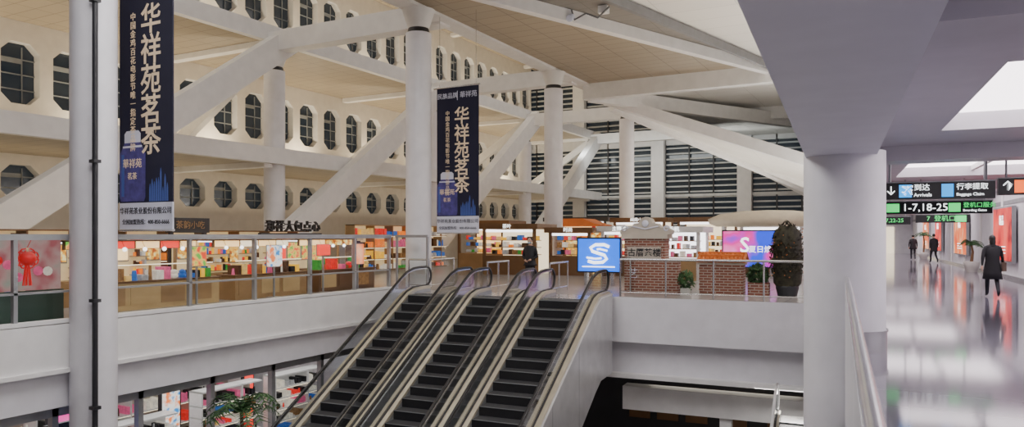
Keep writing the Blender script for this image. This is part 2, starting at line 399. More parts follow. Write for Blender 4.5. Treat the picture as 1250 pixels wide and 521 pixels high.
# ---------------------------------------------------------------- escalators (frame C)
def escalator(x0,x1,yt,zt,drop,truss=1.5,hh=.72,ext=.9,rail=black,dk=.28):
    o=B('escalator',C); run=drop/math.tan(rad(30)); yb=yt-run; zb=zt-drop
    path=[(yb-ext,zb),(yb-.3,zb),(yb,zb+.06),(yb+.35,zb+.22),(yt-.5,zt-.27),(yt-.2,zt-.11),(yt+.15,zt-.02),(yt+.5,zt),(yt+ext,zt)]
    n=int(drop/.2)
    for i in range(n+1):
        y=yt-.346*i; z=zt-.2*i-.02
        o.box(x0+dk,x1-dk,y-.346,y+.02,z-.2,z-.02,stepe)
        o.box(x0+dk+.01,x1-dk-.01,y-.352,y+.0,z-.02,z,stepm)
        o.box(x0+dk+.01,x1-dk-.01,y-.356,y-.346,z-.010,z+.002,frame)
    o.box(x0+dk,x1-dk,yt,yt+ext+.3,zt-.1,zt+.012,steel); o.box(x0+dk,x1-dk,yb-ext,yb,zb-.1,zb+.01,steel)
    for a,b,inn in((x0,x0+dk,1),(x1-dk,x1,0)):
        o.sweep(a,b,path,.08,.17,champ)
        o.sweep(b-.03 if inn else a,b if inn else a+.03,path,-.25,.10,frame)
        m=(a+b)/2
        o.sweep(m-.012,m+.012,path,.17,hh-.06,smoke)
        o.sweep(m-.03,m+.03,path,.17,.20,dark)
        o.sweep(m-.028,m+.028,path,hh-.06,hh-.03,steel)
        R=(hh-.19)/2; zc0=.19+R
        A=[math.pi-.35*k for k in range(9)]
        hp=[(m,yb-ext-R*math.sin(t),zb+zc0+R*math.cos(t)) for t in A]
        hp=hp+[(m,y,z+hh) for y,z in path]+[(m,yt+ext+R*math.sin(t),zt+zc0+R*math.cos(t)) for t in[.35*k for k in range(1,10)]]
        o.tube(hp,.034,rail,8)
        for yc,zc in((yb-ext,zb),(yt+ext,zt)):
            sgn=1 if yc>yt else -1
            pts=[(m,yc,zc+.19)]+[(m,yc+sgn*R*math.sin(t),zc+zc0+R*math.cos(t)) for t in A]+[(m,yc,zc+hh-.03)]
            o.poly(pts,smoke)
    tp=[(yb-.9,zb),(yb,zb+.06),(yb+.35,zb+.22),(yt-.5,zt-.27),(yt,zt-.03),(yt+1.0,zt-.0)]
    for xa,xb in((x0-.02,x0+.03),(x1-.03,x1+.02)):
        o.sweep(xa,xb,tp,-truss,.12,steel2)
        o.sweep(xa-.01,xb+.01,tp,.06,.10,white)
        for k in range(1,6):
            t=k/6; y=yb+(yt-yb)*t; z=zb+drop*t; o.box(xa-.004,xb+.004,y-.01,y+.01,z-truss,z+.1,frame)
    o.sweep(x0,x1,tp,-truss-.02,-truss+.04,steel2)
    return o.done()
escalator(-11.3,-9.6,18.0,0,6.0); escalator(-9.3,-7.62,18.0,0,6.0); escalator(-7.36,-5.54,18.0,0,6.0,2.0)
escalator(-1.45,-.55,18.4,-2.75,3.2,.9,.8,.4,white,.16)

def railing(name,pts,h=1.0,fr=C,gl=True,post=1.2):
    o=B(name,fr)
    for (x0,y0),(x1,y1) in zip(pts,pts[1:]):
        L=math.hypot(x1-x0,y1-y0); n=max(1,round(L/post))
        for i in range(n+1):
            x=x0+(x1-x0)*i/n; y=y0+(y1-y0)*i/n; o.cyl((x,y,0),(x,y,h),.025,steel,seg=8)
        o.tube([(x0,y0,h),(x1,y1,h)],.032,steel); o.tube([(x0,y0,.12),(x1,y1,.12)],.015,steel,6)
        if gl: o.poly([(x0,y0,.14),(x1,y1,.14),(x1,y1,h-.06),(x0,y0,h-.06)],glass)
    o.done()
railing('glass_railing',[(-5.4,19.35),(-.5,19.35)])
railing('glass_railing',[(-5.4,19.35),(-5.4,20.4)])
railing('glass_railing',[(-12.2,19.6),(-11.5,19.6),(-11.5,21.2)],.9)
railing('queue_barrier',[(-9.45,19.5),(-9.45,21.0)],.85,C,False,1)
railing('queue_barrier',[(-7.49,19.5),(-7.49,21.0)],.85,C,False,1)

# ---------------------------------------------------------------- gallery glass partition + shops
o=B('glass_partition')
ys=[1.9,3.73,5.56,7.4,9.25,11.05,12.9,14.8,16.6,18.2]
for y in ys: o.box(-14.16,-14.06,y-.035,y+.035,0,1.65,frame)
o.box(-14.18,-14.04,1.9,18.25,1.56,1.67,frame); o.box(-14.16,-14.06,1.9,18.25,.57,.61,frame); o.box(-14.18,-14.02,1.9,18.25,0,.07,white)
o.poly([(-14.11,1.9,.05),(-14.11,18.2,.05),(-14.11,18.2,1.6),(-14.11,1.9,1.6)],glass); o.done()
o=B('glass_partition')
o.box(-14.1,-12.9,18.5,18.56,1.58,1.66,frame); 
for x in(-14.05,-12.9): o.box(x-.03,x+.03,18.5,18.56,0,1.6,frame)
o.poly([(-14.1,18.53,0),(-12.9,18.53,0),(-12.9,18.53,1.6),(-14.1,18.53,1.6)],glass); o.done()
o=B('festival_poster'); o.box(-14.8,-14.76,3.0,8.6,.6,1.6,posterm); o.box(-14.7,-14.66,3.0,8.6,.005,.6,greenp)
for k in range(9): o.cyl((-14.75,6.9+.18*k,1.05+.22*math.sin(k*2.3)),(-14.73,6.9+.18*k,1.05+.22*math.sin(k*2.3)),.09,random.choice([goods[6],goods[4],redm]),seg=10)
o.done()
o=B('chinese_knot_lantern')
ly=7.75
o.ell((-14.35,ly,1.22),(.15,.15,.13),redm); o.cyl((-14.35,ly,1.33),(-14.35,ly,1.42),.03,gold,seg=8); o.cyl((-14.35,ly,1.42),(-14.19,ly,1.60),.006,redm,seg=5)
for k in range(7):
    a=k*.9; o.tube([(-14.35+.03*math.cos(a),ly+.03*math.sin(a),1.10),(-14.35+.07*math.cos(a),ly+.07*math.sin(a),.72)],.012,redm,5)
for k in range(8):
    a=k*math.pi/4+.4; t=[(-14.35,ly+.12*math.cos(a)+.09*math.cos(b),1.22+.1*math.sin(a)+.09*math.sin(b)) for b in[.7*j for j in range(10)]]; o.tube(t,.014,redm,5)
o.done()
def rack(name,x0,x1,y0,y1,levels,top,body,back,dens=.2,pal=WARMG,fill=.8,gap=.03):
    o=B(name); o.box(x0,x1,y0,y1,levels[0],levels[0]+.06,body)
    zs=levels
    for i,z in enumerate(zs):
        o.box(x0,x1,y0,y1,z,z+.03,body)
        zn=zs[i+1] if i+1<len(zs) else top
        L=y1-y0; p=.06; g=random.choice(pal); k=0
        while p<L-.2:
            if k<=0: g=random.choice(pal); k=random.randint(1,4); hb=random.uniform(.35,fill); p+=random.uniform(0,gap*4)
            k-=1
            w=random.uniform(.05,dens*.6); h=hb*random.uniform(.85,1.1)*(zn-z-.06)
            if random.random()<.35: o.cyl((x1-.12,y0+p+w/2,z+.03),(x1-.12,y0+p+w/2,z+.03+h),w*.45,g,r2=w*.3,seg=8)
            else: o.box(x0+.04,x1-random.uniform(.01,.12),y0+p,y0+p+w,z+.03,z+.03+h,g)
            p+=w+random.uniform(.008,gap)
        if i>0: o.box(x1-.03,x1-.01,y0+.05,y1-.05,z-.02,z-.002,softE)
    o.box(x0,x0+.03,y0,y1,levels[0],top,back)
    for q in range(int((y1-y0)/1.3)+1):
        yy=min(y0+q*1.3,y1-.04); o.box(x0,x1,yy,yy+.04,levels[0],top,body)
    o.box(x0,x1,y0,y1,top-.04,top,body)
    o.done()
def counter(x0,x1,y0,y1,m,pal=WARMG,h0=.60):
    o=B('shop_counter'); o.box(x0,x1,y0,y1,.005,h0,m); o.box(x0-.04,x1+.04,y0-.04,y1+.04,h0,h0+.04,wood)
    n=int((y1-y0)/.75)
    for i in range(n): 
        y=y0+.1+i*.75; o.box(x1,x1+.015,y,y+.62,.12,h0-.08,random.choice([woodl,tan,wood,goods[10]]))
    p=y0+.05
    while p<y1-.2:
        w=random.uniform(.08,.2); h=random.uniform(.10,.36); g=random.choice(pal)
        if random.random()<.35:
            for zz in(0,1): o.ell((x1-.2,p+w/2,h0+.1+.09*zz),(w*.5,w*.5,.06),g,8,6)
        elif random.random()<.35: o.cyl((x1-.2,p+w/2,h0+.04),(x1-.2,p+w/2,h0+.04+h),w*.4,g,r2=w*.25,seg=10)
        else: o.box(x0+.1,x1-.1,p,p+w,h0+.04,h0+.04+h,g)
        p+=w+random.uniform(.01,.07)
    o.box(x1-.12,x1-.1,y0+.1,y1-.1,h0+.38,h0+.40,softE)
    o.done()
counter(-15.6,-15.0,9.4,12.6,tan); counter(-15.6,-15.0,13.1,15.6,woodl); counter(-15.6,-15.0,16.1,18.6,wood)
for (a,b) in((9.2,12.6),(13.0,15.7),(16.0,18.7)):
    o=B('stall_back_wall'); o.box(-17.3,-17.2,a,b,.005,1.52,dimE); y=a+.05
    while y<b-.3:
        w=min(random.uniform(.3,.65),b-y-.05); m=random.choice([menuY,menuE,menuE,menuB,warmE,signr,menuY,softE])
        if random.random()<.45:
            for z in(.65,.88,1.11,1.32):
                o.box(-17.2,-16.98,y,y+w,z,z+.02,woodl); p=y+.03
                while p<y+w-.06: 
                    g=random.choice(WARMG); h=random.uniform(.08,.17)
                    if random.random()<.5: o.cyl((-17.08,p+.03,z+.02),(-17.08,p+.03,z+.02+h),.035,g,seg=8)
                    else: o.box(-17.15,-17.02,p,p+.06,z+.02,z+.02+h,g)
                    p+=random.uniform(.065,.10)
        else:
            z0=random.choice([.65,.85,1.0]); o.box(-17.2,-17.17,y,y+w,z0,1.45,frame); o.box(-17.17,-17.15,y+.03,y+w-.03,z0+.03,1.42,m)
        o.box(-17.2,-16.8,y,y+w,.005,.6,random.choice([wood,woodl,plain])); y+=w+.04
    o.done()
rack('display_shelf',-19.6,-19.1,9.0,20,[.1,.5,.9,1.3],1.8,wood,dimE,.3)
rack('display_shelf',-20.9,-20.4,24,31,[.1,.6,1.1,1.6],2.1,woodl,dimE,.5)
for (a,b,m1) in((9.2,12.5,menuE),(13.0,15.6,menuB),(16.0,18.6,menuY)):
    o=B('shop_canopy')
    for y in(a,b-.06): 
        o.box(-16.5,-16.44,y,y+.06,.005,1.5,woodl)
    o.box(-16.6,-15.7,a,b,1.50,1.54,wood); o.box(-15.74,-15.7,a,b,1.34,1.54,wood)
    y=a+.05
    while y<b-.3:
        w=min(random.uniform(.4,1.1),b-y-.03); m2=random.choice([m1,softE,m1,signr,warmE]); o.box(-15.70,-15.68,y,y+w,1.35,1.53,m2); y+=w+.05
    n=int((b-a)/.5)
    for k in range(n): o.ell((-15.5,a+.25+.5*k,1.33),(.05,.05,.05),coolE,8,6); o.cyl((-15.5,a+.25+.5*k,1.37),(-15.6,a+.25+.5*k,1.51),.005,dark,seg=4)
    o.box(-15.74,-15.45,a,b,1.51,1.53,wood)
    o.box(-16.4,-15.9,a+.1,b-.1,1.47,1.5,coolE)
    o.done()
for y,m,h in((11.75,menuE,.45),(14.15,menuB,.55),(16.0,signr,.3),(17.5,adpink,.6)):
    o=B('poster_stand'); z0=1.38-h
    o.box(-14.75,-14.7,y-.24,y+.24,z0,1.38,m); o.box(-14.77,-14.75,y-.26,y+.26,z0-.02,1.4,frame); o.box(-14.77,-14.73,y-.02,y+.02,.005,z0,frame); o.box(-14.87,-14.63,y-.15,y+.15,.005,.03,frame)
    o.done()
o=B('shop_name_sign')
o.box(-18.0,-17.85,16.6,19.3,1.62,1.72,dark)
for y in(16.65,19.2): o.box(-18.0,-17.9,y,y+.06,0.005,1.7,dark)
for k,ch in enumerate('郑祥大包点心'):
    o.text(ch,.38,(-17.84,16.95+.41*k,1.92),signk,math.pi/2,'CENTER',.05,.004)
o.done()
o=B('menu_board'); o.box(-18.1,-17.9,13.4,14.7,1.72,2.14,dark); o.text('茶韵小吃',.24,(-17.88,14.05,1.93),woodl,math.pi/2)
for y in(13.45,14.55): o.box(-18.05,-17.95,y,y+.1,.005,1.72,dark)
o.done()

# lower shops
o=B('shopfront_lower')
for y in [y-.9 for y in ys]+[17.7]: o.box(-14.65,-14.5,y-.06,y+.06,-6,-1.62,frame)
o.box(-14.65,-14.5,0,18,-1.85,-1.62,frame); o.box(-14.63,-14.52,0,18,-3.9,-3.84,frame)
o.poly([(-14.58,0,-6),(-14.58,18,-6),(-14.58,18,-1.8),(-14.58,0,-1.8)],glass); o.done()
o=B('ceiling_lower_shop'); o.box(-24,-14.7,0,18.2,-1.9,-1.65,goods[11]); 
for i in range(7):
    for x in(-15.8,-18.3): o.box(x-.15,x+.15,1.5+i*2.5,2.7+i*2.5,-1.93,-1.9,coolE)
o.done()
o=B('wall_lower_shop'); o.box(-24,-23.8,0,18.2,-6,-1.9,plain); o.box(-24,-14.7,18.1,18.3,-6,-1.65,white2); o.done()
LV=[-5.9,-5.5,-5.15,-4.8,-4.45,-4.1,-3.75,-3.4,-3.1,-2.8]
rack('lower_shop_shelf',-16.5,-16.0,9.9,12.2,LV[:9],-2.75,shelfw,shelfw,.16,COOLG,.65,.03)
rack('lower_shop_shelf',-16.5,-16.0,12.9,14.9,LV,-2.4,shelfw,plain,.16,COOLG,.65,.03)
rack('lower_shop_shelf',-16.5,-16.0,15.4,17.4,LV,-2.4,shelfw,shelfw,.16,COOLG,.65,.03)
rack('lower_shop_shelf',-20.2,-19.6,3,17.6,[-5.9,-5.3,-4.7,-4.1,-3.5,-2.9],-2.3,shelfw,plain,.3,COOLG,.6,.08)
for y,m,w in((9.9,pinkE,.4),(12.6,menuB,.3),(15.15,signr,.2)):
    o=B('lower_shop_poster'); o.box(-16.9,-16.8,y-w,y+w,-6,-2.1,dark); o.box(-16.8,-16.78,y-w+.05,y+w-.05,-4.2,-2.2,m); o.done()
o=B('lower_shop_poster'); o.box(-15.0,-14.9,8.4,9.8,-6,-2.1,dark); o.box(-14.9,-14.88,8.95,9.7,-4.5,-2.9,pinkE); o.box(-14.9,-14.88,8.5,8.7,-4.5,-2.5,signb); o.box(-14.9,-14.88,8.85,9.7,-2.6,-2.35,signb); o.done()

def leaves(o,c,r,n,size,mat):
    for i in range(n):
        while True:
            p=Vector([random.uniform(-1,1) for _ in range(3)])
            if .45<p.length<1: break
        q=Vector(c)+Vector((p.x*r[0],p.y*r[1],p.z*r[2])); a=Vector([random.uniform(-1,1) for _ in range(3)]).normalized()
        b=a.orthogonal().normalized(); s=size*random.uniform(.6,1.2)
        o.poly([q-a*s,q+b*s*.4,q+a*s,q-b*s*.4],mat)
def palm(x,y,z0,h,r,fr=W,n=16,stem=True):
    o=B('potted_palm',fr); o.lathe((x,y,z0),[(.22,0),(.3,.25),(.32,.45),(.28,.47)],pot)
    o.tube([(x,y,z0+.45),(x+.05,y,z0+h*.6),(x,y,z0+h-.3)],[.07,.05,.04],wood,8)
    for k in range(n):
        a=k*2.4; up=random.uniform(.2,.75); pts=[]
        for j in range(7):
            t=j/6; pts.append(Vector((x+math.cos(a)*r*t,y+math.sin(a)*r*t,z0+h-.3+up*r*math.sin(t*2.4)*.9-.35*r*t*t)))
        o.tube(pts,[.012]*6+[.004],leaf,4)
        for j in range(1,7):
            d=(pts[j]-pts[j-1]).normalized(); sd=d.cross(Vector((0,0,1))).normalized()
            for f in(.0,.5):
                b=pts[j-1].lerp(pts[j],f)
                for sg in(-1,1):
                    tip=b+sd*sg*r*.3+d*.12*r-Vector((0,0,.07*r)); o.poly([b-d*.02,tip,b+d*.03],leaf)
    o.done()
palm(-13.2,11.7,-6,4.0,.85,W,18); palm(5.4,38.5,0.006,1.5,.5,C,14); palm(5.3,58,0.006,1.9,.6,C,12)

# ---------------------------------------------------------------- banners
def banner(x0,x1,y,z0,z1,logo):
    o=B('hanging_banner'); w=x1-x0; cx=(x0+x1)/2
    o.box(x0,x1,y,y+.03,z0+.55,z1,navy); o.box(x0,x1,y,y+.03,z0,z0+.55,bwhite)
    o.cyl((x0-.12,y+.015,z1),(x1+.05,y+.015,z1),.035,steel); o.cyl((x0-.02,y+.015,z0),(x1+.02,y+.015,z0),.025,steel)
    for x in(x0+.1,x1-.1): o.cyl((x,y+.015,z1),(x,y+.015,z1+2.4),.008,steel,seg=5)
    yy=y-.006; top=z1-(.75 if logo else .35)
    st=.60 if not logo else .56
    for k,ch in enumerate('华祥苑茗茶'): o.text(ch,st*1.05,(cx+.17,yy,top-.25-k*st),gold,0,'CENTER',.003,.008)
    for k,ch in enumerate('中国金鸡百花电影节唯一指定茶品牌'): o.text(ch,.17,(cx-.38,yy,top-.12-k*.175),gold)
    if logo:
        o.text('民族品牌',.2,(cx-.38,yy,z1-.3),bwhite); o.text('華祥苑',.22,(cx+.42,yy,z1-.3),bwhite); o.box(cx-.01,cx+.01,yy,y,z1-.45,z1-.15,bwhite)
    bx=cx-.40; bz=z0+.58
    o.vprism([(bx-.36,bz),(bx+.36,bz),(bx+.40,bz+.08),(bx+.40,bz+.95),(bx+.25,bz+1.18),(bx-.25,bz+1.18),(bx-.40,bz+.95),(bx-.40,bz+.08)],yy,y,purple)
    o.box(bx-.34,bx-.26,yy-.002,yy,bz+.1,bz+.95,skyl)
    o.vprism([(bx-.25,bz+1.18),(bx+.25,bz+1.18),(bx+.25,bz+1.36),(bx+.18,bz+1.42),(bx-.18,bz+1.42),(bx-.25,bz+1.36)],yy,y,bwhite)
    o.box(bx-.30,bx+.30,yy-.002,yy,bz+1.08,bz+1.12,bwhite)
    o.text('華祥苑',.2,(bx,yy-.003,bz+.75),gold); o.text('茗茶',.15,(bx,yy-.003,bz+.5),gold)
    random.seed(3)
    for k in range(9):
        sx=cx+.12+k*.065; h=random.random()*.3+(.35 if k==5 else 0); o.vprism([(sx,z0+.57),(sx+.05,z0+.57),(sx+.045,z0+.75+h),(sx+.025,z0+.85+h),(sx+.005,z0+.75+h)],yy,y,skyl)
    o.text('华祥苑茶业股份有限公司',.145,(cx,yy,z0+.38),dark); o.text('全国加盟热线：400-850-6666',.115,(cx,yy,z0+.16),dark)
    o.done()
banner(-14.18,-12.55,9.45,1.75,6.5,False)
banner(-13.75,-12.15,20.3,1.72,6.5,True)
random.seed(11)
# ---------------------------------------------------------------- island features (frame C)
o=B('brick_gate_pillar',C)
o.box(-5.6,-4.45,20.5,21.1,0,1.55,brick); o.box(-5.68,-4.37,20.44,21.16,1.55,1.68,stone); o.box(-5.5,-4.55,20.46,20.5,.98,1.32,stone)
o.box(-4.45,-4.1,20.6,21.0,0,.95,brick); o.box(-4.5,-4.05,20.55,21.05,.95,1.0,stone)
o.text('古厝茶楼',.24,(-5.02,20.45,1.15),dark,0,'CENTER',.004,.004); o.text('艺',.3,(-5.35,20.49,.55),bwhite)
prof=[(-5.75,1.68),(-4.3,1.68),(-4.28,1.78),(-4.42,1.86),(-4.60,1.86),(-4.68,1.98),(-4.82,2.0),(-4.88,2.12),(-5.02,2.17),(-5.16,2.12),(-5.22,2.0),(-5.36,1.98),(-5.44,1.86),(-5.62,1.86),(-5.77,1.78)]
o.vprism(prof,20.6,21.0,stone)
for x in(-5.62,-4.42): 
    o.tube([(x+.10*math.cos(t)*(1-t/9),20.58,1.83+.10*math.sin(t)*(1-t/9)) for t in[.5*k for k in range(14)]],.02,bwhite,6)
o.ell((-5.02,20.58,1.98),(.1,.05,.1),bwhite,10,6)
o.tube([(-5.4,20.58,1.9),(-5.2,20.58,1.86),(-5.02,20.58,1.82),(-4.85,20.58,1.86),(-4.65,20.58,1.9)],.02,bwhite,6)
o.done()
o=B('brick_planter_wall',C)
o.box(-3.65,-2.45,21.3,21.9,0,.82,brick); o.box(-3.7,-2.4,21.25,21.95,.82,.88,stone)
for k in range(12):
    x=-3.64+.112*k; o.cyl((x,21.15,.93),(x,21.6,1.13),.055,tileo,seg=8); o.cyl((x,22.05,.93),(x,21.6,1.13),.055,tileo,seg=8)
o.box(-3.72,-2.38,21.5,21.7,1.1,1.18,tileo)
o.vprism([(-3.72,.88),(-2.38,.88),(-2.38,.93),(-2.5,1.1),(-3.6,1.1),(-3.72,.93)],21.3,21.9,tileo)
o.done()
o=B('topiary_plant',C)
tx=-1.3
o.lathe((tx,21.4,0),[(.25,0),(.30,.2),(.30,.3),(.27,.32)],dark); o.cyl((tx,21.4,.3),(tx,21.4,1.4),.05,wood)
o.lathe((tx,21.4,.2),[(.25,0),(.36,.15),(.38,.8),(.36,1.5),(.2,1.7)],leafd,12)
leaves(o,(tx,21.4,1.08),(.46,.46,.96),1700,.07,leafd)
for k in range(60):
    a=random.uniform(0,6.28); z=random.uniform(.35,1.9); o.ell((tx+.42*math.cos(a),21.4+.42*math.sin(a),z),(.017,.017,.017),orange,6,5)
o.done()
o=B('hedge_planter',C); o.box(-2.3,-1.75,21.1,21.5,0,.35,brick); leaves(o,(-2.05,21.3,.55),(.3,.22,.32),400,.08,leaf); o.done()
o=B('shrub_planter',C); o.box(-3.98,-3.72,20.3,20.6,0,.2,pot); leaves(o,(-3.85,20.45,.4),(.22,.2,.3),300,.07,leaf); o.done()
o=B('led_screen',C); o.box(-7.95,-6.45,23.2,23.35,.42,1.58,dark); o.box(-7.9,-6.5,23.18,23.2,.47,1.53,blueE)
o.box(-7.7,-7.6,23.2,23.4,0,.42,steel); o.box(-6.8,-6.7,23.2,23.4,0,.42,steel)
o.tube([(-6.84,23.165,1.27),(-7.0,23.165,1.34),(-7.3,23.165,1.34),(-7.47,23.165,1.24),(-7.4,23.165,1.12),(-7.2,23.165,1.06),(-7.0,23.165,1.0),(-6.92,23.165,.88),(-7.05,23.165,.77),(-7.35,23.165,.75),(-7.55,23.165,.80)],.05,signw,8)
o.tube([(-6.9,23.165,1.14),(-7.15,23.165,1.2),(-7.25,23.165,1.19)],.03,signw,8); o.tube([(-7.1,23.165,.90),(-7.3,23.165,.88),(-7.6,23.165,.92)],.03,signw,8)
o.tube([(-7.75,23.165,.62),(-6.65,23.165,.62)],.02,signw,6)
o.done()
o=B('led_screen',C); o.box(-4.15,-1.95,29.3,29.5,.4,1.85,dark); o.box(-4.1,-2.0,29.28,29.3,.45,1.8,pinkE)
o.text('S',.8,(-3.3,29.26,1.25),signw,0,'CENTER',.004,.01); o.text('夏日焕新',.28,(-2.6,29.26,1.1),signw); o.box(-3.8,-3.7,29.3,29.5,0,.42,steel); o.box(-2.4,-2.3,29.3,29.5,0,.42,steel)
o.done()
def kiosk(x0,x1,y0,y1,h,roof,back,sign=None,fr=C,pal=WARMG):
    o=B('retail_kiosk',fr)
    for x in(x0,x1-.12):
        for y in(y0,y1-.12): o.box(x,x+.12,y,y+.12,0,h,roof)
    o.box(x0-.15,x1+.15,y0-.15,y1+.15,h,h+.22,roof); o.box(x0+.1,x1-.1,y1-.15,y1-.08,0,h,back)  # back wall usually glows: the stall's inside light put into its material
    o.box(x0+.05,x1-.05,y0,y0+.5,0,.8,random.choice([wood,woodl,tan])); o.box(x0+.1,x1-.1,y0+.1,y0+.2,h-.12,h-.02,coolE)
    for z in(.85,1.15,1.45):
        p=x0+.15
        while p<x1-.3:
            w=random.uniform(.08,.22); o.box(p,p+w,y0+.6,y0+.9,z,z+random.uniform(.1,.22),random.choice(pal)); p+=w+random.uniform(.03,.12)
        o.box(x0+.1,x1-.1,y0+.55,y0+.95,z-.03,z,woodl)
    if sign: o.text(sign,.20,((x0+x1)/2,y0-.17,h+.11),signw)
    o.done()
kiosk(-13.8,-11.4,28,30,1.9,wood,softE,'茶叶'); kiosk(-11.0,-9.2,28.5,30.5,1.75,wood,menuY,'时尚')
kiosk(-8.9,-7.3,29,31,1.8,white,softE,'土特产'); kiosk(-16.6,-14.2,31,33,2.0,wood,warmE); kiosk(-6.4,-4.6,27,29,1.75,white,coolE,'手机',pal=COOLG)
kiosk(-10.4,-7.8,36,38,2.3,wood,softE,'闽南小吃'); kiosk(-7.2,-4.4,36,38,2.3,wood,softE); kiosk(-3.9,-1.4,33,35,2.0,white,coolE,pal=COOLG)
kiosk(-14.8,-11.4,38,40,2.4,dark,goods[4]); kiosk(-17.4,-15.8,35,37,2.2,wood,warmE)
o=B('pavilion_canopy',C)
o.lathe((-2.6,31.0,2.0),[(2.0,0),(2.3,.12),(2.35,.3),(1.9,.5),(1.0,.62),(.05,.65)],M('canopy_ivory',(.58,.50,.38),.5,0,.1,(1,.85,.6)),32,1,.5)
for x in(-4.3,-.9): o.cyl((x,31,0),(x,31,2.05),.1,white)
o.done()
o=B('pagoda_roof_stall',C)
o.vprism([(-13.2,2.15),(-12.9,2.2),(-12.3,2.45),(-11.2,2.45),(-10.6,2.2),(-10.3,2.15),(-10.4,2.08),(-13.1,2.08)],33.5,35.5,tileo)
for x in(-12.8,-10.8): o.box(x,x+.15,33.7,33.85,0,2.1,redm)
o.box(-12.7,-10.8,35.2,35.3,0,2.1,warmE); o.done()

